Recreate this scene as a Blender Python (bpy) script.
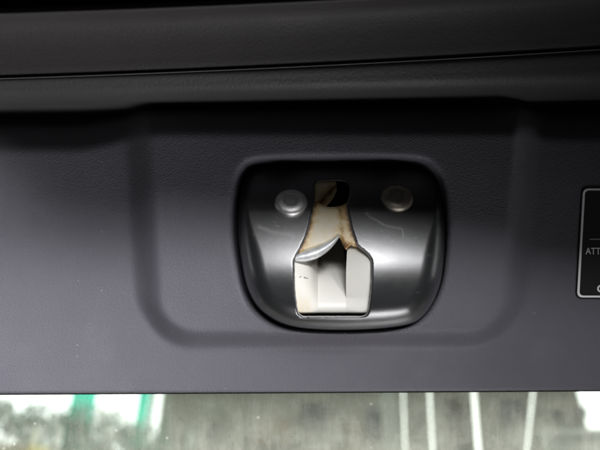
import bpy, bmesh, math, random
import numpy as np
from mathutils import Vector, Matrix, geometry

random.seed(7)
RNG = np.random.default_rng(7)
for o in list(bpy.data.objects):
    bpy.data.objects.remove(o)
SC = bpy.context.scene
COL = SC.collection
rad = math.radians

# ------------------------------------------------------------------ frame
# The raised tailgate leans 30 degrees; its own frame is X right, Y away from
# the viewer (into the trim), Z up along the trim.  Everything bolted to the
# tailgate is modelled in that frame and set in the world by TG.
D = 0.166                                   # viewing distance to the trim (m)
FOV = rad(65)
S = 2 * D * math.tan(FOV / 2) / 600         # metres per photo pixel on the trim
PITCH = rad(30)
TG = Matrix.Translation((0, 0, 1.6)) @ Matrix.Rotation(PITCH, 4, 'X')

# ------------------------------------------------------------------ camera
cam_d = bpy.data.cameras.new('camera')
cam = bpy.data.objects.new('camera', cam_d)
COL.objects.link(cam)
cam.matrix_world = TG @ Matrix.Translation((0, -D, 0)) @ Matrix.Rotation(rad(90), 4, 'X')
cam_d.sensor_width = 36
cam_d.lens = 18 / math.tan(FOV / 2)
cam_d.clip_start = 0.005
cam_d.clip_end = 500
cam_d.dof.use_dof = True
cam_d.dof.focus_distance = D - 0.010
cam_d.dof.aperture_fstop = 9.0
SC.camera = cam

# ------------------------------------------------------------------ world
w = bpy.data.worlds.new('World')
SC.world = w
w.use_nodes = True
bg = w.node_tree.nodes['Background']
bg.inputs['Color'].default_value = (0.93, 1.0, 0.97, 1)
bg.inputs['Strength'].default_value = 0.014

# ------------------------------------------------------------------ lamps
def area(name, loc, target, sx, sy, power, col, spread=180):
    l = bpy.data.lights.new(name, 'AREA')
    l.shape = 'RECTANGLE'; l.size = sx; l.size_y = sy
    l.energy = power; l.color = col; l.spread = rad(spread)
    o = bpy.data.objects.new(name, l); COL.objects.link(o)
    p = Vector(loc); d = (Vector(target) - p).normalized()
    q = d.to_track_quat('-Z', 'Y').to_matrix().to_4x4()
    o.matrix_world = TG @ Matrix.Translation(p) @ q
    return o
area('fill_below', (-.04, -.18, -.34), (-.17, 0, .03), .46, .20, .100, (0.98, 0.97, 1.0), 46)  # added fill lamp, brightens the rim and upper strip from below
area('daylight_ridge', (-.26, -.75, .46), (-.36, 0, -.04), 1.0, .17, .31, (.98, .98, 1.0), 31)
area('daylight_key', (.17, -.72, .50), (-.33, 0, -.05), .44, .26, .33, (.98, .98, 1.0), 20)
area('daylight_high', (.02, -.62, .62), (-.34, 0, -.05), .60, .25, .34, (.98, .98, 1.0), 29)

SC.view_settings.view_transform = 'Standard'
SC.view_settings.look = 'None'
SC.view_settings.exposure = 1.3
SC.view_settings.gamma = 1.0
SC.view_settings.use_curve_mapping = False
SC.render.engine = 'CYCLES'
SC.cycles.max_bounces = 6
SC.cycles.diffuse_bounces = 3
SC.cycles.use_adaptive_sampling = True
SC.cycles.adaptive_threshold = 0.02
SC.cycles.transparent_max_bounces = 12
SC.cycles.use_denoising = True

# ------------------------------------------------------------------ helpers
def P(px, py, y):
    k = (D + y) / D
    return ((px - 300) * S * k, y, (225 - py) * S * k)

def PA(px, py, y):
    px = np.asarray(px, float); py = np.asarray(py, float); y = np.asarray(y, float) + 0 * px
    k = (D + y) / D
    return np.stack([(px - 300) * S * k, y, (225 - py) * S * k], axis=-1)

def sm(t):
    t = np.clip(t, 0, 1)
    return t * t * (3 - 2 * t)

def tag(o, label, cat, group=None, kind=None):
    if label: o['label'] = label
    if cat: o['category'] = cat
    if group: o['group'] = group
    if kind: o['kind'] = kind
    return o

class Root:
    """an Empty at a thing's base; parts are given in tailgate coordinates"""
    def __init__(self, name, base, label, cat, kind=None, mtx=TG):
        self.o = bpy.data.objects.new(name, None)
        self.o.empty_display_size = 0.01
        COL.objects.link(self.o)
        self.base = Vector(base)
        self.o.matrix_world = mtx @ Matrix.Translation(self.base)
        tag(self.o, label, cat, kind=kind)

def mesh_obj(name, verts, faces, mat, root=None, parent=None, smooth=True, attrs=None, label=None):
    me = bpy.data.meshes.new(name)
    v = np.asarray(verts, float)
    if root is not None:
        v = v - np.array(root.base)
    me.from_pydata([tuple(p) for p in v], [], [tuple(int(i) for i in f) for f in faces])
    me.update()
    if smooth:
        me.polygons.foreach_set('use_smooth', [True] * len(me.polygons))
    if attrs:
        for an, av in attrs.items():
            a = me.attributes.new(an, 'FLOAT', 'POINT')
            a.data.foreach_set('value', np.asarray(av, dtype=np.float32))
    me.materials.append(mat)
    o = bpy.data.objects.new(name, me)
    COL.objects.link(o)
    if parent is not None:
        o.parent = parent
    elif root is not None:
        o.parent = root.o
    if label: o['label'] = label
    return o

def catmull(pts, n=8, closed=False):
    pts = [np.array(p, float) for p in pts]
    out = []
    N = len(pts)
    segs = N if closed else N - 1
    for i in range(segs):
        p1 = pts[i]; p2 = pts[(i + 1) % N]
        p0 = pts[(i - 1) % N] if closed or i > 0 else 2 * p1 - p2
        p3 = pts[(i + 2) % N] if closed or i + 2 < N else 2 * p2 - p1
        for k in range(n):
            t = k / n
            out.append(0.5 * ((2 * p1) + (-p0 + p2) * t + (2 * p0 - 5 * p1 + 4 * p2 - p3) * t * t
                              + (-p0 + 3 * p1 - 3 * p2 + p3) * t ** 3))
    if not closed: out.append(pts[-1])
    return np.array(out)

def resample(poly, step, closed=True):
    poly = np.asarray(poly, float)
    if closed: poly = np.vstack([poly, poly[:1]])
    seg = np.linalg.norm(np.diff(poly, axis=0), axis=1)
    L = np.concatenate([[0], np.cumsum(seg)])
    n = max(3, int(round(L[-1] / step)))
    t = np.linspace(0, L[-1], n + 1)
    if closed: t = t[:-1]
    return np.stack([np.interp(t, L, poly[:, 0]), np.interp(t, L, poly[:, 1])], axis=1)

def polydist(p, poly):
    """signed distance (inside positive) to a closed polygon"""
    p = np.asarray(p, float); poly = np.asarray(poly, float)
    a = poly; b = np.roll(poly, -1, axis=0)
    best = np.full(len(p), 1e9); inside = np.zeros(len(p), bool)
    for (ax, ay), (bx, by) in zip(a, b):
        ex, ey = bx - ax, by - ay
        wx = p[:, 0] - ax; wy = p[:, 1] - ay
        t = np.clip((wx * ex + wy * ey) / (ex * ex + ey * ey + 1e-12), 0, 1)
        dd = (wx - ex * t) ** 2 + (wy - ey * t) ** 2
        best = np.minimum(best, dd)
        c = ((ay > p[:, 1]) != (by > p[:, 1]))
        with np.errstate(divide='ignore', invalid='ignore'):
            xx = ax + (p[:, 1] - ay) * ex / (ey if ey != 0 else 1e-12)
        inside ^= c & (p[:, 0] < xx)
    d = np.sqrt(best)
    return np.where(inside, d, -d)

def offset(poly, d):
    """move a clockwise/counter polygon outward by d"""
    poly = np.asarray(poly, float)
    nxt = np.roll(poly, -1, 0); prv = np.roll(poly, 1, 0)
    t = nxt - prv
    t /= np.linalg.norm(t, axis=1)[:, None] + 1e-9
    n = np.stack([t[:, 1], -t[:, 0]], 1)
    A = 0.5 * np.sum(poly[:, 0] * nxt[:, 1] - nxt[:, 0] * poly[:, 1])
    return poly + n * d * (1 if A > 0 else -1)

def roundpoly(pts, radii, n=8):
    """polygon with rounded corners"""
    out = []
    N = len(pts)
    for i in range(N):
        p = np.array(pts[i], float); a = np.array(pts[i - 1], float); b = np.array(pts[(i + 1) % N], float)
        r = radii[i] if hasattr(radii, '__len__') else radii
        da = a - p; db = b - p
        la = np.linalg.norm(da); lb = np.linalg.norm(db)
        r = min(r, la * 0.49, lb * 0.49)
        s = p + da / la * r; e = p + db / lb * r
        for k in range(n + 1):
            t = k / n
            out.append((1 - t) ** 2 * s + 2 * t * (1 - t) * p + t * t * e)
    return np.array(out)

def cdt(outer, holes, spacing, extra=None):
    """clean-edged triangulated sheet in photo pixels"""
    outer = np.asarray(outer); holes = [np.asarray(h) for h in holes]
    x0, y0 = outer.min(0); x1, y1 = outer.max(0)
    gx = np.arange(x0 + spacing * .5, x1, spacing); gy = np.arange(y0 + spacing * .5, y1, spacing * .87)
    G = np.stack(np.meshgrid(gx, gy), -1)
    G[1::2, :, 0] += spacing * .5
    G = G.reshape(-1, 2)
    pts = [G] + ([np.vstack(extra)] if extra else [])
    G = np.vstack(pts)
    keep = polydist(G, outer) > min(spacing * .45, 0.25)
    G = G[keep]
    if extra:                      # thin the grid around the extra loops
        E = np.vstack(extra)
        ng = len(G)
        # hash
        cell = spacing * .5
        occ = set(map(tuple, np.floor(E / cell).astype(int)))
        isE = set(map(tuple, np.round(E, 5)))
        kk = []
        for p in G:
            if tuple(np.round(p, 5)) in isE: kk.append(True); continue
            c = (int(math.floor(p[0] / cell)), int(math.floor(p[1] / cell)))
            kk.append(not any((c[0] + i, c[1] + j) in occ for i in (-1, 0, 1) for j in (-1, 0, 1)))
        G = G[np.array(kk)]
    for h in holes:
        G = G[polydist(G, h) < -min(spacing * .45, 0.25)]
    co = []; ed = []
    for loop in [outer] + holes:
        s = len(co)
        co += [tuple(p) for p in loop]
        ed += [(s + i, s + (i + 1) % len(loop)) for i in range(len(loop))]
    co += [tuple(p) for p in G]
    v, e, f, *_ = geometry.delaunay_2d_cdt([Vector(c) for c in co], ed, [], 0, 1e-6)
    v = np.array([(p.x, p.y) for p in v])
    cen = np.array([(v[t[0]] + v[t[1]] + v[t[2]]) / 3 for t in f])
    ok = polydist(cen, outer) > 0
    for h in holes: ok &= polydist(cen, h) < 0
    f = [t for t, k in zip(f, ok) if k]
    # orient every triangle the same way (facing the viewer)
    ff = []
    for t in f:
        a, b, c = (v[i] for i in t[:3])
        ar = (b[0] - a[0]) * (c[1] - a[1]) - (b[1] - a[1]) * (c[0] - a[0])
        ff.append(tuple(t) if ar < 0 else tuple(reversed(t)))
    return v, ff

def strip(loopA, loopB, closed=True):
    n = len(loopA)
    V = np.vstack([loopA, loopB])
    F = []
    for i in range(n if closed else n - 1):
        j = (i + 1) % n
        F.append((i, j, n + j, n + i))
    return V, F

def grid(rows):
    R = len(rows); C = len(rows[0])
    V = np.array(rows).reshape(-1, 3)
    F = [(r * C + c, r * C + c + 1, (r + 1) * C + c + 1, (r + 1) * C + c) for r in range(R - 1) for c in range(C - 1)]
    return V, F

# ------------------------------------------------------------------ materials
def mat(name, col, rough=0.5, metal=0.0, spec=0.5, coat=0.0):
    m = bpy.data.materials.new(name); m.use_nodes = True
    b = m.node_tree.nodes['Principled BSDF']
    b.inputs['Base Color'].default_value = (*col, 1)
    b.inputs['Roughness'].default_value = rough
    b.inputs['Metallic'].default_value = metal
    b.inputs['Specular IOR Level'].default_value = spec
    b.inputs['Coat Weight'].default_value = coat
    return m

class NT:
    def __init__(self, m):
        self.t = m.node_tree; self.b = self.t.nodes['Principled BSDF']
        self.co = self.t.nodes.new('ShaderNodeTexCoord').outputs['Object']
    def n(self, kind, **kw):
        nd = self.t.nodes.new('ShaderNode' + kind)
        for k, v in kw.items(): setattr(nd, k, v)
        return nd
    def l(self, a, b): self.t.links.new(a, b)
    def noise(self, scale, detail=3, rough=.5, co=None):
        nd = self.n('TexNoise'); nd.inputs['Scale'].default_value = scale
        nd.inputs['Detail'].default_value = detail; nd.inputs['Roughness'].default_value = rough
        self.l(co or self.co, nd.inputs['Vector']); return nd.outputs['Fac']
    def voro(self, scale, feature='F1'):
        nd = self.n('TexVoronoi'); nd.feature = feature; nd.inputs['Scale'].default_value = scale
        self.l(self.co, nd.inputs['Vector']); return nd.outputs['Distance']
    def ramp(self, fac, stops):
        nd = self.n('ValToRGB'); e = nd.color_ramp.elements
        while len(e) < len(stops): e.new(0.5)
        for el, (p, c) in zip(e, stops):
            el.position = p; el.color = c if len(c) == 4 else (*c, 1)
        self.l(fac, nd.inputs['Fac']); return nd.outputs['Color']
    def math(self, op, a, b=None, c=None):
        nd = self.n('Math', operation=op)
        for i, x in enumerate((a, b, c)):
            if x is None: continue
            if isinstance(x, (int, float)): nd.inputs[i].default_value = x
            else: self.l(x, nd.inputs[i])
        return nd.outputs[0]
    def mix(self, fac, a, b):
        nd = self.n('Mix', data_type='RGBA')
        for s, x in ((nd.inputs[0], fac), (nd.inputs[6], a), (nd.inputs[7], b)):
            if isinstance(x, (int, float)): s.default_value = x
            elif isinstance(x, tuple): s.default_value = (*x, 1) if len(x) == 3 else x
            else: self.l(x, s)
        return nd.outputs[2]
    def attr(self, name):
        nd = self.n('Attribute'); nd.attribute_name = name; return nd.outputs['Fac']
    def bump(self, h, strength, dist):
        nd = self.n('Bump'); nd.inputs['Strength'].default_value = strength
        nd.inputs['Distance'].default_value = dist
        self.l(h, nd.inputs['Height']); self.l(nd.outputs[0], self.b.inputs['Normal'])

def grained_plastic(name, col, col2, rough, scale, bump):
    m = mat(name, col, rough, spec=0.3); t = NT(m)
    c = t.mix(t.ramp(t.noise(22, 4, .6), [(.35, (0, 0, 0)), (.7, (1, 1, 1))]), col, col2)
    vs = t.n('TexVoronoi'); vs.inputs['Scale'].default_value = 230; t.l(t.co, vs.inputs['Vector'])
    sx = t.n('SeparateColor'); t.l(vs.outputs['Color'], sx.inputs[0])
    speck = t.math('MULTIPLY', t.math('LESS_THAN', vs.outputs['Distance'], .075), t.math('GREATER_THAN', sx.outputs[0], .92))
    rub = t.ramp(t.noise(38, 6, .75), [(.56, (0, 0, 0)), (.78, (.09,) * 3)])
    f2 = t.math('MAXIMUM', t.math('MULTIPLY', speck, .45), rub)
    c = t.mix(f2, c, tuple(min(1, x * 2.2 + .02) for x in col))
    t.l(c, t.b.inputs['Base Color'])
    v = t.voro(scale); n1 = t.noise(scale * 1.3, 3, .6); n2 = t.noise(scale * .35, 2, .5)
    h = t.math('ADD', t.math('MULTIPLY', v, -.7), t.math('ADD', n1, t.math('MULTIPLY', n2, .25)))
    t.bump(h, bump, 0.00035)
    r = t.math('MULTIPLY_ADD', t.noise(60, 3), .16, rough - .08)
    t.l(r, t.b.inputs['Roughness'])
    return m

M = {}
M['panel'] = grained_plastic('panel_plastic', (0.119, 0.115, 0.131), (0.104, 0.100, 0.117), 0.50, 1900, .45)
M['rim'] = grained_plastic('rim_plastic', (0.065, 0.065, 0.064), (0.055, 0.055, 0.054), 0.5, 900, .22)
M['strip'] = grained_plastic('strip_plastic', (0.070, 0.065, 0.063), (0.058, 0.054, 0.052), 0.55, 1100, .2)
M['header_blocker'] = grained_plastic('header_plastic', (0.011, 0.0105, 0.0105), (0.009, 0.0085, 0.0085), 0.6, 1000, .2)
M['void'] = mat('dark_void', (0.006, 0.006, 0.006), 0.9, spec=0.1)

# painted latch cover with scuffs
m = mat('black_paint', (0.02, 0.021, 0.023), 0.26, spec=1.0, coat=1.0); t = NT(m)
wr = t.math('MULTIPLY', t.attr('wear'), t.ramp(t.noise(750, 4, .7), [(.25, (.45,) * 3), (.70, (1,) * 3)]))
dust = t.ramp(t.noise(900, 4, .75), [(.64, (0, 0, 0)), (.80, (.12,) * 3)])
fac = t.math('MAXIMUM', wr, dust)
c = t.mix(t.noise(55, 4, .6), (0.007, 0.0075, 0.008), (0.012, 0.0125, 0.0135))
t.l(t.mix(fac, c, (0.30, 0.30, 0.30)), t.b.inputs['Base Color'])
t.l(t.math('MULTIPLY_ADD', fac, .3, t.math('MULTIPLY_ADD', t.noise(140, 4, .6), .14, .28)), t.b.inputs['Roughness'])
t.b.inputs['Coat Roughness'].default_value = 0.30
t.bump(t.math('ADD', t.math('MULTIPLY', t.noise(420, 3, .6), .6), t.math('MULTIPLY', fac, -.6)), .16, .0003)
M['paint'] = m

m = mat('worn_edge', (0.2, 0.2, 0.2), .4, .0); t = NT(m)
c = t.ramp(t.math('MULTIPLY', t.math('ADD', t.noise(1100, 4, .7), .12), t.attr('wear')), [(.30, (.02, .02, .02)), (.52, (.42, .41, .40))])
t.l(c, t.b.inputs['Base Color']); M['edge'] = m

def steel(name, c1, c2, rough, metal=1.0):
    m = mat(name, c1, rough, metal); t = NT(m)
    f = t.ramp(t.noise(500, 5, .7), [(.35, (0, 0, 0)), (.68, (1, 1, 1))])
    t.l(t.mix(f, c1, c2), t.b.inputs['Base Color'])
    t.l(t.math('MULTIPLY_ADD', t.noise(900, 4, .7), .22, rough - .11), t.b.inputs['Roughness'])
    t.bump(t.noise(1200, 4, .7), .2, .0003)
    return m
M['rivet'] = steel('dull_steel', (.86, .85, .83), (.68, .67, .65), .48)
M['rivet_core'] = steel('dark_steel', (.66, .65, .63), (.50, .49, .48), .5)
M['rivet_b'] = steel('brown_steel', (.55, .50, .43), (.36, .31, .25), .5)
M['rivet_core_b'] = steel('brown_dark_steel', (.44, .40, .35), (.30, .26, .21), .5)
M['claw'] = steel('scuffed_zinc', (.66, .67, .66), (.42, .43, .43), .45, .35)

# cream moulded plastic, stained by rust and grease
m = mat('cream_plastic', (.72, .69, .60), .42); t = NT(m)
st = t.math('MULTIPLY', t.attr('stain'), t.ramp(t.noise(420, 4, .7), [(.34, (.5,) * 3), (.64, (1.25,) * 3)]))
base = t.mix(t.noise(160, 3, .6), (.76, .75, .70), (.72, .70, .63))
stc = t.ramp(st, [(.0, (.76, .74, .68)), (.35, (.72, .58, .34)), (.7, (.46, .28, .10)), (1.0, (.20, .10, .035))])
c = t.mix(t.ramp(st, [(.03, (0, 0, 0)), (.12, (1, 1, 1))]), base, stc)
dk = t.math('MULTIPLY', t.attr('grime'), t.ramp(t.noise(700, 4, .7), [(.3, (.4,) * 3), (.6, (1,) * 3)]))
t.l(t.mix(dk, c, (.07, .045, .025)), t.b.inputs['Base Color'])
t.bump(t.noise(900, 3, .6), .12, .0003)
t.b.inputs['Subsurface Weight'].default_value = 0.0
M['cream'] = m

M['label'] = mat('label_black', (.018, .017, .018), .4)
M['white_ink'] = mat('label_white_ink', (.92, .91, .90), .4)
M['grey_ink'] = mat('label_grey_ink', (.30, .30, .30), .5)

# ------------------------------------------------------------------ latch outline and surface (photo pixels)
LATCH = catmull([(262, 164), (340, 161.5), (415, 163), (434, 171), (443, 188), (446, 225), (444, 262), (438, 291),
                 (424, 315), (402, 326), (345, 330), (292, 326.5), (264, 313), (249, 292), (241.5, 262), (238, 230), (239.5, 196), (245, 174)],
                10, True)
LATCH = resample(LATCH, 1.6)
SLOT = roundpoly([(314, 181.5), (334, 180.5), (349, 181.5), (351, 192), (346.5, 206), (351, 228), (356.5, 245), (371.5, 258), (371.5, 285),
                  (367.5, 316.5), (298.5, 316.5), (294.5, 290), (294, 260), (303.5, 243), (309, 228), (313, 208), (314.5, 198)],
                 [5, 0.5, 6, 5, 4, 6, 5, 6, 10, 7, 7, 10, 7, 6, 8, 6, 4], 6)
SLOT = resample(SLOT, 1.2)
_j = np.convolve(np.tile(RNG.normal(0, .5, len(SLOT)), 3), [.2, .6, .2], 'same')[len(SLOT):2 * len(SLOT)]
SLOT = SLOT + np.stack([_j, np.roll(_j, 7)], 1) * .28

_py = np.arange(100, 380, 0.5)
_sl = np.where(_py < 203, 0.75, np.interp(_py, [203, 213, 230, 248, 258, 268, 285, 310, 330], [.75, .45, .40, .345, .305, .225, .05, -.10, -.14])) 
_h = np.cumsum(_sl * 0.5 * S)
_h = _h - np.interp(165, _py, _h) + 0.0008
def hprof(py): return np.interp(py, _py, _h)
def cover_y(px, py, d=None):
    px = np.asarray(px, float).ravel(); py = np.asarray(py, float).ravel()
    if d is None: d = polydist(np.stack([px, py], 1), LATCH)
    r = 10 + 13 * sm((py - 200) / 60)
    f = np.sqrt(np.clip(1 - (1 - np.clip(d / r, 0, 1)) ** 2.2, 0, 1))
    crown = 0.0012 * ((px - 342) / 100) ** 2        # slight crown across the width
    return crown - hprof(py) + 0.0095 * (1 - f)

# ------------------------------------------------------------------ tailgate trim
X0, X1 = -170, 770
def seam_shift(x):
    x = np.minimum(x, 900)
    return -0.0317 * x - 0.0000278 * x * x * np.sign(x)
trim = Root('tailgate_trim', P(300, 393, 0), 'dark grey grained plastic tailgate trim panel around the latch', 'trim panel')

def ytop(x): return 138 - 16 * sm((x - 70) / 95) + 5 * sm((x - 515) / 40)
def panel_y(px, py):
    xl = 138 + 0.06 * (py - 130); xr = 527 - 0.075 * (py - 130)
    cx = (xl + xr) / 2; hw_ = (xr - xl) / 2
    R = 46
    qx = np.abs(px - cx) - (hw_ - R); qy = py - (339.5 - R)
    sd = np.sqrt(np.maximum(qx, 0) ** 2 + np.maximum(qy, 0) ** 2) + np.minimum(np.maximum(qx, qy), 0) - R
    hw = 15 - 4 * sm((py - 285) / 45)
    y = -0.0104 * sm((-sd + hw) / (2 * hw))
    # opening lip
    dh = -polydist(np.stack([px, py], 1), HOLE)
    tt = np.clip(1 - dh / 7, 0, 1)
    y = y + 0.0030 * (1 - np.sqrt(np.clip(1 - tt * tt, 0, 1)))
    # top edge rolls away under the rim
    t1 = np.clip((ytop(px) - py + 17) / 34, 0, 1)
    y = y + 0.026 * (1 - np.sqrt(1 - t1 * t1 * 0.98))
    # bottom hem rolls away to the glass
    t2 = np.clip((py - 389 + 0.006 * (px - 300)) / 3.0, 0, 1)
    y = y + 0.0016 * (1 - np.sqrt(1 - t2 * t2 * 0.98))
    # faint waviness of a moulded part
    y = y + 0.00018 * np.sin(px * .021 + 1) * np.sin(py * .03)
    return y
HOLE = resample(offset(resample(LATCH, 6), 2.4), 2.0)
HOLE[:, 0] -= 2.0; HOLE[:, 1] -= 0.8
xs = np.linspace(X0, X1, 260)
top = np.stack([xs, ytop(xs) - 16], 1)
bot = np.stack([xs[::-1], 392 - 0.006 * (xs[::-1] - 300)], 1)
outer = np.vstack([top, bot])
loops = [resample(offset(HOLE, k), 2.2) for k in (0.8, 1.8, 3.2, 5.0, 7.0)]
for k in (.5, 1, 1.7, 2.6, 3.6): loops.append(np.stack([xs, 392 - 0.006 * (xs - 300) - k], 1)[1:-1])
v, f = cdt(outer, [HOLE], 3.0, loops)
y = panel_y(v[:, 0], v[:, 1])
panel = mesh_obj('panel', PA(v[:, 0], v[:, 1], y), f, M['panel'], trim)
# wall of the latch opening and the turned-in bottom hem
hy = panel_y(HOLE[:, 0], HOLE[:, 1])
A = PA(HOLE[:, 0], HOLE[:, 1], hy); B = A.copy(); B[:, 1] += 0.022
V, F = strip(A, B)
mesh_obj('opening_wall', V, F, M['panel'], trim)
A = PA(bot[:, 0], bot[:, 1], panel_y(bot[:, 0], bot[:, 1])); B = A.copy(); B[:, 1] += 0.007; B[:, 2] += 0.002
V, F = strip(A, B, False)
mesh_obj('bottom_hem', V, F, M['panel'], trim)

def sweep(name, prof, shiftw, mt, n=7, root=trim, xr=None, xl=None):
    pr = catmull(prof, n)
    X = np.linspace(xl or X0, xr or X1, 90)
    rows = []
    for v_, ymm in pr:
        wv = shiftw(v_)
        rows.append(PA(X, v_ + seam_shift(X) * wv, ymm * 1e-3))
    V, F = grid(rows)
    return mesh_obj(name, V, F, mt, root)
wfun = lambda v_: float(np.interp(v_, [76, 106], [1.0, 0.33]))
sweep('rim', [(133, 27), (122, 20), (113, 11), (107.5, 3), (105, -3), (102, -8), (98, -11.4), (93, -13.6), (87, -15), (82, -16), (79.6, -16), (78, -15.2), (77.1, -13.6), (76.8, -11), (76.6, -6)], wfun, M['rim'])
one = lambda v_: 1.0
M['seam_lit'] = grained_plastic('highlight_plastic', (.13, .13, .13), (.10, .10, .10), .5, 900, .2)
sweep('seam_highlight', [(79.4, -15.6), (79.1, -16.5), (78.5, -16.75), (77.8, -16.6), (77.4, -15.9), (77.3, -14)], one, M['seam_lit'], n=4)  # thin strip added along the seam, edge highlight put into its paler colour
sweep('upper_strip', [(77.6, -11), (77.1, -14.4), (76.3, -15.6), (74.5, -16.2), (70, -16.8), (60, -17.8), (45, -19.6), (32, -21.8), (24, -24.0), (19, -26.2), (15.5, -27.6), (12.5, -27.8), (10, -26), (8.5, -21), (7.5, -10)], one, M['strip'])
head = Root('trim_edge_blocker', P(300, 4, -0.016), 'black trim edge along the top, its unseen overhang shaped to cast shade', 'trim strip')
sweep('header_blocker', [(16, -8), (8, -12), (0, -18), (-14, -27), (-45, -45), (-95, -70), (-130, -88), (-143, -94), (-170, -96), (-215, -95), (-260, -86), (-262, -66)], lambda v_: float(np.interp(v_, [-70, 0], [-1.7, 1.0])), M['header_blocker'], root=head, xr=1250, xl=-235)  # part beyond view is shaped to shade the panel and darken latch reflections
# inner shell of the tailgate, behind the trim
a = P(X0, 384, 0.034); b = P(X1, -40, 0.034)
V = [(a[0], .034, a[2]), (b[0], .034, a[2]), (b[0], .034, b[2]), (a[0], .034, b[2])]
V += [(p[0], .040, p[2]) for p in V]
mesh_obj('inner_shell', V, [(0, 1, 2, 3), (7, 6, 5, 4), (0, 4, 5, 1), (1, 5, 6, 2), (2, 6, 7, 3), (3, 7, 4, 0)], M['void'], trim, smooth=False)

# ------------------------------------------------------------------ latch
latch = Root('tailgate_latch', P(342, 330, 0.006), 'glossy black metal tailgate latch cover with keyhole slot and two rivets', 'latch')
def segdist(p, pts):
    best = np.full(len(p), 1e9); par = np.zeros(len(p))
    pts = np.asarray(pts, float)
    for i in range(len(pts) - 1):
        a = pts[i]; e = pts[i + 1] - a
        t = np.clip(((p - a) @ e) / (e @ e), 0, 1)
        d = np.linalg.norm(p - a - t[:, None] * e, axis=1)
        k = d < best; best[k] = d[k]; par[k] = i + t[k]
    return best, par
loops = [resample(offset(LATCH, -k), 1.8) for k in (.25, .7, 1.4, 2.3, 3.5, 5, 7, 9)]
loops += [resample(offset(SLOT, k), 1.4) for k in (.5, 1.2)]
v, f = cdt(LATCH, [SLOT], 1.15, loops)
d = polydist(v, LATCH); ds = -polydist(v, SLOT)
y = cover_y(v[:, 0], v[:, 1], np.maximum(d, 0))
y = y + 0.0006 * np.clip(1 - ds / 1.6, 0, 1) ** 2           # pressed-in slot edge
# scuffs: two hooked scrapes, loose nicks
wear = np.zeros(len(v))
def scrape(pts, wdt, amt):
    global wear
    dd, par = segdist(v, catmull(pts, 6))
    wob = .5 + .5 * np.sin(v[:, 0] * 1.9 + v[:, 1] * 2.7) * np.sin(v[:, 0] * .83 - v[:, 1] * 1.3 + wdt)
    wear = np.maximum(wear, amt * np.clip(1.25 - dd / (wdt * (.45 + wob)), 0, 1) * (.45 + .55 * wob))
scrape([(259, 227), (266, 229.5), (274, 232.5), (284, 234), (292, 235.5), (293.5, 238)], 2.3, .42)
scrape([(276, 225.5), (279, 226.5)], .9, .5)
scrape([(366, 213), (370, 217), (377, 221), (386, 226), (396, 228), (402, 230), (403, 237)], 1.2, .75)
scrape([(365, 210), (372, 209)], .8, .3)
scrape([(394, 240), (390, 243)], .9, .4)
scrape([(358, 236), (364, 240), (372, 242)], .9, .35)
scrape([(357, 243.5), (363, 248.5), (371, 256)], 1.5, .8)
scrape([(294, 258), (298, 252), (302, 246)], 1.2, .7)
for k in range(42):
    x = random.uniform(248, 438); yy = random.uniform(205, 312); L = random.uniform(.5, 4); a = random.gauss(0.2, .7)
    scrape([(x, yy), (x + L * math.cos(a), yy + L * math.sin(a))], random.uniform(.5, .8), random.uniform(.1, .4))
wear = np.maximum(wear, .5 * np.clip(1 - ds / 1.3, 0, 1) * (v[:, 1] > 215))
cov = mesh_obj('cover_plate', PA(v[:, 0], v[:, 1], y), f, M['paint'], latch, attrs={'wear': wear})
# outer skirt that drops into the opening
A = PA(LATCH[:, 0], LATCH[:, 1], cover_y(LATCH[:, 0], LATCH[:, 1], np.zeros(len(LATCH)))); B = A.copy(); B[:, 1] += .014
V, F = strip(A, B); mesh_obj('cover_skirt', V, F, M['paint'], latch, attrs={'wear': np.zeros(len(V))})
# cut edge of the slot
A = PA(SLOT[:, 0], SLOT[:, 1], cover_y(SLOT[:, 0], SLOT[:, 1]) + .0006)
inn = offset(SLOT, -.6)
Bm = PA(inn[:, 0], inn[:, 1], cover_y(SLOT[:, 0], SLOT[:, 1]) + .0009)
B = PA(inn[:, 0], inn[:, 1], cover_y(SLOT[:, 0], SLOT[:, 1]) + .0016)
n = len(SLOT)
V = np.vstack([A, Bm, B]); F = [(k * n + i, k * n + (i + 1) % n, (k + 1) * n + (i + 1) % n, (k + 1) * n + i) for k in (0, 1) for i in range(n)]
ew = np.clip(.62 + .7 * sm((SLOT[:, 1] - 300) / 14) + .35 * ((SLOT[:, 0] > 345) & (SLOT[:, 1] < 215)), 0, 1.2)
mesh_obj('slot_edge', V, F, M['edge'], latch, parent=cov, attrs={'wear': np.tile(ew, 3)})

# rivets
def rivet(px, py, rpx, m1, m2, label):
    yc = float(cover_y([px], [py])[0])
    c = Vector(P(px, py, yc)); r = rpx * S * (D + yc) / D
    tilt = math.atan(.75)
    zn = Vector((0, -math.cos(tilt), math.sin(tilt)))
    xn = Vector((1, 0, 0)); yn = zn.cross(xn)
    prof = [(1.0, -.25), (1.0, .06), (.985, .13), (.95, .20), (.88, .27), (.78, .32), (.66, .35), (.54, .362), (.47, .355)]
    core = [(.475, .357), (.44, .335), (.38, .325), (.2, .322), (.0, .322)]
    def lathe(pr, name, mt, parent):
        N = 48; V = []; F = []
        for (q, hh) in pr:
            for k in range(N):
                a = 2 * math.pi * k / N
                V.append(c + (xn * math.cos(a) + yn * math.sin(a)) * (q * r) + zn * (hh * r))
        for i in range(len(pr) - 1):
            for k in range(N):
                j = (k + 1) % N
                F.append((i * N + k, i * N + j, (i + 1) * N + j, (i + 1) * N + k))
        return mesh_obj(name, V, F, mt, latch, parent=parent, label=label if name == 'rivet' else None)
    h = lathe(prof, 'rivet', m1, None)
    lathe(core, 'rivet_core', m2, h)
rivet(291, 203, 16.6, M['rivet'], M['rivet_core'], 'shiny steel rivet')
rivet(396.5, 198.5, 16.4, M['rivet_b'], M['rivet_core_b'], 'dull brownish rivet')

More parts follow.
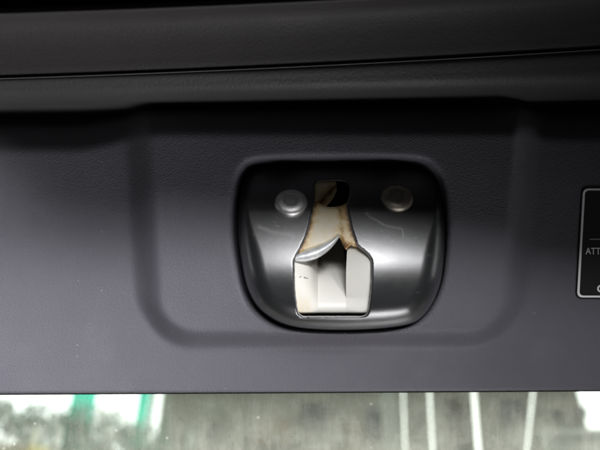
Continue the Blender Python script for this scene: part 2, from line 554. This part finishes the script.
# cream insert: neck plate across the slot
NECK = np.array([(311, 198), (317, 200.5), (321, 204.2), (327, 206.8), (334, 207), (341, 205.5), (347, 202.5), (351, 204), (354, 226), (361, 247),
                 (355, 247), (350.5, 245), (348, 247.5), (346.2, 250), (344, 246), (341.5, 240), (338.5, 235.8), (333, 240.5), (326, 244.5), (316, 248.5), (306, 251.5), (292, 259), (292, 254), (302, 238), (308, 222)])
NECK = resample(NECK, 1.0)
NECK = NECK + RNG.normal(0, .16, NECK.shape)
v, f = cdt(NECK, [], 1.3)
dn = polydist(v, NECK); dsl = polydist(v, SLOT)
bulge = 0.0012 * np.clip(1 - dn / 3, 0, 1) ** 2
y = cover_y(v[:, 0], v[:, 1]) + .0010 + bulge
side = np.exp(-np.clip(dsl - 1, 0, 50) / 2.2)
toph = np.exp(-np.clip(v[:, 1] - 203, 0, 50) / 8)
stain = np.clip(.75 * side + .42 * np.exp(-np.clip(v[:, 1] - 203, 0, 50) / 5) + .20, 0, 1)
tooth = np.exp(-((v[:, 0] - 345) ** 2 + (v[:, 1] - 245) ** 2) / 30)
rust, _ = segdist(v, [(340, 207), (341, 224), (344, 243)])
stain = np.clip(stain + .8 * tooth + .45 * np.exp(-rust / 3), 0, 1)
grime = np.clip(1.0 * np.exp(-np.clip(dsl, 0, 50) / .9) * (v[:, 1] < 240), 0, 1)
A = PA(v[:, 0], v[:, 1], y)
mesh_obj('neck_plate', A, f, M['cream'], latch, attrs={'stain': stain, 'grime': grime}, label='cream plastic stained brown at its edges')
bl = PA(NECK[:, 0], NECK[:, 1], cover_y(NECK[:, 0], NECK[:, 1]) + .0022); b2 = bl.copy(); b2[:, 1] += .003
V, F = strip(bl, b2)
mesh_obj('neck_plate_edge', V, F, M['cream'], latch, attrs={'stain': np.full(len(V), .8), 'grime': np.full(len(V), .35)})

# throat liner: left wall, sloping back wall, right wall
def cy(px, py): return cover_y(np.array(px, float), np.array(py, float))
def bdepth(py): return 0.0026 + 0.0250 * (1 - sm((py - 234) / 78))
pys = np.concatenate([np.linspace(232, 312, 40), [312.8, 313.4, 313.8]])
endr = np.concatenate([np.zeros(40), [.0004, .0011, .0022]])
def lin_part(name, fx, fd, st, gr, cols=16, label=None):
    rows = []; sa = []; ga = []
    for py_, e in zip(pys, endr):
        u = np.linspace(0, 1, cols); x = fx(u, py_)
        rows.append(PA(x, np.full(cols, py_), cy(x, np.full(cols, py_)) + fd(u, py_) + e))
        sa.append(st(u, py_) + 0 * u); ga.append(gr(u, py_) + 0 * u)
    V, F = grid(rows)
    return mesh_obj(name, V, F, M['cream'], latch, attrs={'stain': np.concatenate(sa), 'grime': np.concatenate(ga)}, label=label)
lin_part('left_wall', lambda u, p: 291.5 + u * (318 - 291.5), lambda u, p: .0014 + (bdepth(p) - .0014) * (.30 * u + .70 * u ** 6),
         lambda u, p: .06 + .20 * (1 - u) * sm((p - 290) / 22), lambda u, p: 0)
lin_part('back_wall', lambda u, p: 318 + u * ((343.0 + 3.6 * sm((p - 236) / 43)) - 318), lambda u, p: bdepth(p) + 0 * u,
         lambda u, p: .03, lambda u, p: 0, cols=12)
lin_part('right_wall', lambda u, p: (347.4 - 1.4 * sm((p - 236) / 43)) + u * (374 - (347.4 - 1.4 * sm((p - 236) / 43))),
         lambda u, p: .0014 + (min(bdepth(p), .0048) - .0014) * (1 - u) ** 1.3, lambda u, p: .02, lambda u, p: 0)
# little scratch marks on the left wall
for (x0, yy, x1, y1) in ((299.5, 277, 302, 276.5), (304, 277.2, 308, 278.2)):
    dpt = .0014 + (bdepth(277) - .0014) * (.30 * (x0 - 291.5) / 26.5)
    yy0 = float(cy([x0], [yy])[0]) + dpt - .0003
    V = [P(x0, yy - .5, yy0), P(x1, y1 - .5, yy0 + .0006), P(x1, y1 + .5, yy0 + .0006), P(x0, yy + .5, yy0)]
    V += [(a_, b_ + .0004, c_) for a_, b_, c_ in V]
    mesh_obj('nick', V, [(0, 1, 2, 3), (0, 1, 5, 4), (1, 2, 6, 5), (2, 3, 7, 6), (3, 0, 4, 7)], M['claw'], latch)

# worn silver claw below the neck plate
up = catmull([(293, 257.5), (299, 252.8), (306, 250), (317, 246.6), (327, 241.8), (334, 237.6), (339, 234.4)], 6)
lo = catmull([(294, 261), (300, 261.8), (308, 261.2), (318, 258), (327, 252), (334, 245), (339.6, 237)], 6)
rows = []
for t_, dy in ((0, .0026), (.0, .0012), (.15, .0004), (.5, .0001), (.85, .0006), (1, .0016), (1, .0045)):
    q = up * (1 - t_) + lo * t_
    rows.append(PA(q[:, 0], q[:, 1], cy(q[:, 0], q[:, 1]) + .0004 + dy))
V, F = grid(rows)
mesh_obj('claw', V, F, M['claw'], latch, label='scuffed silver metal claw')

# inside of the small upper hole: cream pad and dark pawl
PAD = resample(roundpoly([(311, 179), (336, 179), (337, 190), (333, 199), (325, 208), (311, 208)], 2), 1.0)
v, f = cdt(PAD, [], 1.3)
diag, _ = segdist(v, [(336, 186), (326, 196), (318, 207)])
edge = polydist(v, SLOT)
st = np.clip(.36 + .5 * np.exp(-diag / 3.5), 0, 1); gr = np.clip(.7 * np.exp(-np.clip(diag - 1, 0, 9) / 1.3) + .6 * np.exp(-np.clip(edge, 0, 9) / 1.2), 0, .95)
y = cover_y(v[:, 0], v[:, 1]) + .0014 + .0030 * sm((v[:, 1] - 192 + (v[:, 0] - 324) * .9) / 10)
mesh_obj('pad', PA(v[:, 0], v[:, 1], y), f, M['cream'], latch, attrs={'stain': st, 'grime': gr}, label='brown stained cream pad inside the small hole')
PAW = resample(roundpoly([(330, 178), (353, 178), (353, 200), (344, 210), (318, 211), (324, 203)], 3), 1.2)
v, f = cdt(PAW, [], 1.6)
mesh_obj('pawl', PA(v[:, 0], v[:, 1], cover_y(v[:, 0], v[:, 1]) + .0085), f, M['void'], latch)
# lock housing that closes the back
a = P(288, 330, .02); b = P(378, 172, .02)
V = [(a[0], .020, a[2]), (b[0], .020, a[2]), (b[0], .020, b[2]), (a[0], .020, b[2])]
V += [(p[0], .030, p[2]) for p in V]
mesh_obj('lock_housing', V, [(0, 1, 2, 3), (7, 6, 5, 4), (0, 4, 5, 1), (1, 5, 6, 2), (2, 6, 7, 3), (3, 7, 4, 0)], M['void'], latch, smooth=False)

# ------------------------------------------------------------------ warning label
lab = Root('warning_label', P(577, 297.5, 0), 'black warning sticker with white rounded border beginning ATTE at right edge', 'sticker')
LY = -.0004
def lx(px, py): return px + (297.5 - py) / 108 * 6.0
def lab_poly(pts, yy): 
    pts = np.asarray(pts, float)
    return PA(lx(pts[:, 0], pts[:, 1]), pts[:, 1], yy)
XL, XR, YT, YB = 577, 736, 188.5, 297.5
OUT = roundpoly([(XL, YT), (XR, YT), (XR, YB), (XL, YB)], 6)
INN = roundpoly([(XL + 2.2, YT + 1.9), (XR - 2.2, YT + 1.9), (XR - 2.2, YB - 1.9), (XL + 2.2, YB - 1.9)], 4.6)
BK = offset(OUT, 1.2)
ctr = lab_poly(BK, LY); back = ctr.copy(); back[:, 1] += .0012
V = np.vstack([ctr, back]); n = len(BK)
mesh_obj('backing', V, [tuple(range(n))] + [(i, n + i, n + (i + 1) % n, (i + 1) % n) for i in range(n)], M['label'], lab, smooth=False)
def slab(name, loopA, loopB, mt):
    A = lab_poly(loopA, LY - .00015); B = lab_poly(loopB, LY - .00015); V, F = strip(A, B)
    mesh_obj(name, V, F, mt, lab, smooth=False)
slab('border', OUT, INN, M['white_ink'])
V = lab_poly([(586.5, 238.6), (728, 238.6), (728, 239.8), (586.5, 239.8)], LY - .00015)
mesh_obj('rule', V, [(0, 1, 2, 3)], M['grey_ink'], lab, smooth=False)
def text(body, px, py, hpx, mt, name):
    cu = bpy.data.curves.new(name, 'FONT'); cu.body = body; cu.size = hpx * S / .69; cu.align_x = 'LEFT'; cu.offset = 0.00002
    to = bpy.data.objects.new(name, cu); COL.objects.link(to)
    dg = bpy.context.evaluated_depsgraph_get()
    me = bpy.data.meshes.new_from_object(to.evaluated_get(dg))
    bpy.data.objects.remove(to)
    me.materials.clear(); me.materials.append(mt)
    o = bpy.data.objects.new(name, me); COL.objects.link(o)
    o.parent = lab.o
    p = Vector(P(px, py, LY - .00015)) - lab.base
    o.matrix_local = Matrix.Translation(p) @ Matrix.Rotation(rad(90), 4, 'X') @ Matrix.Diagonal((.86, 1, 1, 1))
    return o
text('ATTENTION', 585.6, 254.2, 6.4, M['white_ink'], 'lettering')
a_ = np.linspace(0, 2 * math.pi, 28, endpoint=False)
ring = lambda r, rx: np.stack([602 + rx * np.cos(a_) - .8, 288.5 + r * np.sin(a_)], 1)
slab('printed_mark', ring(4.0, 4.6), ring(2.5, 2.9), M['white_ink'])

# ------------------------------------------------------------------ rear window
win = Root('rear_window', P(300, 470, .012), 'dirty green tinted rear window glass below the trim', 'window')
m = bpy.data.materials.new('tinted_glass'); m.use_nodes = True; t = NT(m); nt = m.node_tree
nt.nodes.remove(t.b); outn = [x for x in nt.nodes if x.type == 'OUTPUT_MATERIAL'][0]
tr = t.n('BsdfTransparent'); tr.inputs['Color'].default_value = (.86, .94, .88, 1)
gl = t.n('BsdfGlossy'); gl.inputs['Roughness'].default_value = .03
tl = t.n('BsdfTranslucent'); tl.inputs['Color'].default_value = (.80, .80, .70, 1)
fr = t.n('Fresnel'); fr.inputs['IOR'].default_value = 1.45
mp = t.n('Mapping'); mp.inputs['Scale'].default_value = (1, 1, .22); t.l(t.co, mp.inputs['Vector'])
blot = t.ramp(t.noise(75, 5, .65), [(.30, (.15,) * 3), (.72, (.44,) * 3)])
strk = t.ramp(t.noise(160, 4, .65, mp.outputs[0]), [(.45, (0,) * 3), (.80, (.22,) * 3)])
vd = t.n('TexVoronoi'); vd.inputs['Scale'].default_value = 260; t.l(t.co, vd.inputs['Vector'])
sc_ = t.n('SeparateColor'); t.l(vd.outputs['Color'], sc_.inputs[0])
drop = t.math('MULTIPLY', t.ramp(vd.outputs['Distance'], [(.06, (.6,) * 3), (.20, (0,) * 3)]), t.math('MULTIPLY', t.math('GREATER_THAN', sc_.outputs[0], .86), sc_.outputs[1]))
drt = t.math('ADD', t.math('ADD', blot, strk), drop)
ms1 = t.n('MixShader'); t.l(drt, ms1.inputs[0]); t.l(tr.outputs[0], ms1.inputs[1]); t.l(tl.outputs[0], ms1.inputs[2])
ms2 = t.n('MixShader'); t.l(fr.outputs[0], ms2.inputs[0]); t.l(ms1.outputs[0], ms2.inputs[1]); t.l(gl.outputs[0], ms2.inputs[2])
t.l(ms2.outputs[0], outn.inputs['Surface'])
M['glass'] = m
a = P(X0, 384, .012); b = P(X1, 560, .012)
V = [(a[0], .012, a[2]), (b[0], .012, a[2]), (b[0], .012, b[2]), (a[0], .012, b[2])]
GL = V
rows = []
XX = np.linspace(X0, X1, 30)
for pp, yy in ((386, .004), (392.6, .0045), (393.2, .0060), (393.3, .0085), (393.0, .0118)):
    rows.append(PA(XX, pp - .006 * (XX - 300), yy))
V, F = grid(rows)
mesh_obj('glass_seal', V, F, M['void'], win)
V = GL
mesh_obj('glass', V, [(3, 2, 1, 0)], M['glass'], win, smooth=False)

# ------------------------------------------------------------------ background outside (world coordinates)
CW = cam.matrix_world.translation
def W(px, py, yd):
    """world point on the ray of a photo pixel at horizontal distance yd"""
    d = TG.to_3x3() @ Vector(((px - 300) * S, D, (225 - py) * S))
    return CW + d * (yd / d.y)
I4 = Matrix.Identity(4)
def noisy(name, c1, c2, scale, rough=.8):
    m = mat(name, c1, rough); t = NT(m)
    t.l(t.mix(t.ramp(t.noise(scale, 4, .65), [(.35, (0, 0, 0)), (.65, (1, 1, 1))]), c1, c2), t.b.inputs['Base Color']); return m
M['ground'] = noisy('asphalt', (.05, .05, .05), (.07, .07, .068), 3)
M['leaf'] = noisy('leaf', (.07, .20, .12), (.14, .28, .18), 2)
M['leaf_b'] = noisy('dry_leaf', (.11, .10, .06), (.17, .15, .10), 2)
M['bark'] = noisy('bark', (.10, .085, .065), (.16, .14, .11), 6)
M['concrete'] = noisy('concrete', (.52, .49, .41), (.38, .36, .30), 1.1)
M['concrete_b'] = noisy('brown_render', (.48, .37, .28), (.40, .33, .26), 2)
M['pale'] = noisy('pale_paint', (.78, .78, .70), (.66, .66, .60), 3)
M['white'] = mat('white_paint', (.85, .85, .82), .5)
M['teal'] = mat('teal_acrylic', (.06, .62, .50), .5)
_tt = M['teal'].node_tree; _tl = _tt.nodes.new('ShaderNodeBsdfTranslucent'); _tl.inputs['Color'].default_value = (.35, 1, .85, 1)
_mx = _tt.nodes.new('ShaderNodeMixShader'); _mx.inputs[0].default_value = .95
_tt.links.new(_tt.nodes['Principled BSDF'].outputs[0], _mx.inputs[1]); _tt.links.new(_tl.outputs[0], _mx.inputs[2])
_tt.links.new(_mx.outputs[0], [x for x in _tt.nodes if x.type == 'OUTPUT_MATERIAL'][0].inputs['Surface'])
M['yellow'] = mat('yellow_paint', (.75, .62, .12), .5)
M['pane'] = mat('window_pane', (.10, .11, .11), .25)

g = mesh_obj('ground', [(-60, 2.5, 0), (60, 2.5, 0), (60, 68, 0), (-60, 68, 0)], [(0, 1, 2, 3)], M['ground'], smooth=False)
tag(g, None, None, kind='structure')

m = bpy.data.materials.new('overcast_sky'); m.use_nodes = True
_t = m.node_tree; _t.nodes.remove(_t.nodes['Principled BSDF'])
_e = _t.nodes.new('ShaderNodeEmission'); _e.inputs['Color'].default_value = (.97, 1, .98, 1); _e.inputs['Strength'].default_value = 1.15
m.cycles.emission_sampling = 'NONE'
_t.links.new(_e.outputs[0], [x for x in _t.nodes if x.type == 'OUTPUT_MATERIAL'][0].inputs['Surface'])
rows = []
for i in range(25):                         # overcast half of the sky beyond the tailgate
    el = rad(-2 + 128 * i / 24)
    rows.append([(70 * math.cos(el) * math.sin(rad(az)), 70 * math.cos(el) * math.cos(rad(az)), 70 * math.sin(el)) for az in np.linspace(-90, 90, 41)])
V, F = grid(rows)
tag(mesh_obj('sky', V, F, m), None, None, kind='structure')

def boxmesh(c0, c1):
    x0, y0, z0 = c0; x1, y1, z1 = c1
    V = [(x0, y0, z0), (x1, y0, z0), (x1, y1, z0), (x0, y1, z0), (x0, y0, z1), (x1, y0, z1), (x1, y1, z1), (x0, y1, z1)]
    return V, [(3, 2, 1, 0), (4, 5, 6, 7), (0, 1, 5, 4), (1, 2, 6, 5), (2, 3, 7, 6), (3, 0, 4, 7)]

def tree(pxc, pyt, yd, wpx, hgt, lm, label, seed):
    rg = random.Random(seed)
    topz = W(pxc, pyt, yd); r = wpx / 2 * (W(pxc + 1, pyt, yd) - W(pxc, pyt, yd)).length
    base = Vector((topz.x, yd, 0)); H = topz.z
    R = Root('tree', base, label, 'tree', mtx=I4)
    V = []; F = []
    for k in range(7):
        a = k / 6; rr = .07 * (1 - .7 * a)
        for j in range(8):
            q = j * math.pi / 4; V.append((base.x + rr * math.cos(q) + .05 * math.sin(3 * a), yd + rr * math.sin(q), a * H * .8))
    for k in range(6):
        for j in range(8):
            F.append((k * 8 + j, k * 8 + (j + 1) % 8, k * 8 + 8 + (j + 1) % 8, k * 8 + 8 + j))
    for q in range(6):
        a = rg.uniform(0, 6.28); z0 = H * rg.uniform(.45, .7); e = Vector((base.x + r * .7 * math.cos(a), yd + r * .7 * math.sin(a), min(H * .92, z0 + r * .5)))
        s = len(V); p0 = Vector((base.x, yd, z0))
        for (p_, rr) in ((p0, .03), (e, .008)):
            for j in range(4):
                V.append((p_.x + rr * math.cos(j * 1.57), p_.y, p_.z + rr * math.sin(j * 1.57)))
        F += [(s + j, s + (j + 1) % 4, s + 4 + (j + 1) % 4, s + 4 + j) for j in range(4)]
    mesh_obj('trunk', V, F, M['bark'], R)
    V = []; F = []
    cl = [(rg.uniform(-.8, .8), rg.uniform(-.8, .8), rg.uniform(-1, .75), rg.uniform(.25, .5)) for _ in range(26)]
    zc = H - hgt / 2
    for i in range(5200):
        cx_, cy_, cz_, cr = rg.choice(cl)
        d = Vector((rg.gauss(0, 1), rg.gauss(0, 1), rg.gauss(0, 1))).normalized() * cr * rg.random() ** .4
        nx, ny, nz = cx_ * (1 - .45 * abs(cz_)) + d.x, cy_ + d.y, cz_ + d.z
        if nz > 1: continue
        c = Vector((base.x + nx * r, yd + ny * r, zc + nz * hgt / 2))
        u = Vector((rg.gauss(0, 1), rg.gauss(0, 1), rg.gauss(0, 1))).normalized(); w_ = u.orthogonal().normalized()
        sz = rg.uniform(.03, .06); s = len(V)
        V += [c - u * sz, c + w_ * sz * .45, c + u * sz, c - w_ * sz * .45]; F.append((s, s + 1, s + 2, s + 3))
    mesh_obj('crown', V, F, lm, R, smooth=False)
tree(14, 394, 10.0, 90, 2.3, M['leaf'], 'leafy grey green tree at the far left behind the glass', 1)
tree(72, 403, 11.0, 84, 1.9, M['leaf'], 'leafy green tree between the first teal post and pale posts', 2)
tree(132, 412, 12.0, 92, 1.9, M['leaf'], 'leafy green tree in front of the narrow teal post', 3)
tree(459, 396, 9.0, 32, 0.9, M['leaf_b'], 'brownish small tree between two white poles', 4)

def post(name, px, yd, wpx, mt, label, cat, htop=6.0, group=None, lean=0):
    p = W(px, 420, yd); wd = wpx * (W(px + 1, 420, yd) - p).length
    R = Root(name, (p.x, yd, 0), label, cat, mtx=I4)
    N = 12; V = []; F = []
    lev = [(0, 1.5), (.04, 1.5), (.05, 1.0), (htop, .96), (htop + .03, .6)]
    for z, k in lev:
        for j in range(N):
            a = 2 * math.pi * j / N
            V.append((p.x + (z - p.z) * lean + wd / 2 * k * math.cos(a), yd + wd / 2 * k * math.sin(a), z))
    for i in range(len(lev) - 1):
        for j in range(N): F.append((i * N + j, i * N + (j + 1) % N, (i + 1) * N + (j + 1) % N, (i + 1) * N + j))
    F.append(tuple(range((len(lev) - 1) * N, len(lev) * N)))
    mesh_obj('shaft', V[N * 1:], [tuple(i - N for i in f_) for f_ in F if min(f_) >= N], mt, R)
    mesh_obj('foot', V[:3 * N], [f_ for f_ in F if max(f_) < 3 * N], mt, R)
    if group: R.o['group'] = group
post('teal_post', 77, 14, 24, M['teal'], 'wide teal post against the white sky', 'post')
post('teal_post', 139, 14, 11, M['teal'], 'narrow teal post beside the white post', 'post')
post('white_post', 148, 14.2, 6, M['white'], 'white post just right of the narrow teal post', 'post')
post('pale_post', 35, 8, 7, M['pale'], 'broad pale post beside the far left tree', 'post', 2.45)
post('pale_post', 59, 8, 3.6, M['pale'], 'thin pale post left of the first teal post', 'post', 2.45)
M['pole_glow'] = mat('white_added_glow', (.85, .85, .82), .4)
_b = M['pole_glow'].node_tree.nodes['Principled BSDF']; _b.inputs['Emission Color'].default_value = (1, 1, .95, 1); _b.inputs['Emission Strength'].default_value = .9  # emission added to plain white poles so they look bright
post('white_pole', 406.5, 6, 1.9, M['pole_glow'], 'leftmost and thinnest of the white poles, glow added', 'pole', group='white poles', lean=.07)
post('white_pole', 434, 6, 2.6, M['pole_glow'], 'white pole with added glow, second from left of the four', 'pole', group='white poles', lean=.08)
post('white_pole', 480, 6, 4.2, M['pole_glow'], 'thickest white pole with added glow, right of the brown tree', 'pole', group='white poles', lean=.10)
post('white_pole', 535, 6, 2.2, M['pole_glow'], 'white pole with added glow, leaning left towards its foot', 'pole', group='white poles', lean=.36)

# grey building across the middle and right
yb = 15.0
xl = W(158, 420, yb).x; xr = W(588, 420, yb).x
bld = Root('grey_building', ((xl + xr) / 2, yb, 0), 'mottled grey green building behind the white poles', 'building', mtx=I4)
V, F = boxmesh((xl, yb, 0), (xr, yb + 3, 7)); mesh_obj('wall', V, F, M['concrete'], bld, smooth=False)
def wallpiece(name, p0, p1, mt, proud=.06, parent=None):
    a = W(p0[0], p1[1], yb); b = W(p1[0], p0[1], yb)
    V, F = boxmesh((a.x, yb - proud, a.z), (b.x, yb + .02, b.z)); return mesh_obj(name, V, F, mt, bld, parent=parent, smooth=False)
wallpiece('pier', (158, 380), (178, 470), M['concrete'], .3)
wallpiece('brown_panel', (340, 424), (363, 470), M['concrete_b'], .08)
wallpiece('brown_panel', (252, 418), (292, 446), M['concrete_b'], .05)
wallpiece('pier', (386, 380), (393, 470), M['pale'], .2)
for (x0, y0, x1, y1) in ((184, 430, 198, 452), (206, 420, 218, 446), (336, 432, 344, 446), (300, 400, 328, 424), (500, 398, 524, 418), (366, 404, 384, 432), (416, 412, 424, 420), (553, 408, 562, 417), (572, 406, 586, 417)):
    o_ = wallpiece('window', (x0, y0), (x1, y1), M['pale'] if x0 in (184, 336) else M['concrete_b'] if x0 > 560 else M['concrete'], .09)
    wallpiece('pane', (x0 + 1.5, y0 + 1.5), (x1 - 1.5, y1 - 1.5), M['pale'] if x0 in (184, 336) else M['pane'], .11, parent=o_)
for (x, y_) in ((250, 431), (276, 439), (296, 438), (314, 447), (343, 416)):
    wallpiece('glint', (x - 1.6, y_ - 4), (x + 1.6, y_ + 4), M['white'], .25)  # white blocks standing in for small bright glints on the wall
# cream hoarding at the lower right and a yellow box at the lower left
a = W(545, 427, 7.0); b = W(660, 430, 7.0)
R = Root('cream_hoarding', (a.x, 7, 0), 'pale cream panel at the lower right corner', 'panel', mtx=I4)
c = W(550, 450, 7.0)
V = [(a.x, 7, a.z), (b.x, 7, a.z - .02), (b.x, 7, 0), (c.x + .25, 7, 0)]; V += [(p[0], 7.05, p[2]) for p in V]
mesh_obj('board', V, [(0, 1, 2, 3), (7, 6, 5, 4), (0, 4, 5, 1), (1, 5, 6, 2), (2, 6, 7, 3), (3, 7, 4, 0)], M['pale'], R, smooth=False)
for z in (a.z - .09, a.z - .3):
    V, F = boxmesh((a.x + .12, 6.97, z), (b.x, 7.0, z + .04)); mesh_obj('batten', V, F, M['white'], R, smooth=False)
a = W(-60, 443, 7.0); b = W(25, 443, 7.0)
R = Root('yellow_box', ((a.x + b.x) / 2, 7, 0), 'yellow box top at the lower left corner', 'box', mtx=I4)
V, F = boxmesh((a.x, 7, 0), (b.x, 7.6, a.z - .03)); mesh_obj('body', V, F, M['yellow'], R, smooth=False)
V, F = boxmesh((a.x - .01, 6.98, a.z - .028), (b.x + .01, 7.62, a.z)); mesh_obj('lid', V, F, M['yellow'], R, smooth=False)
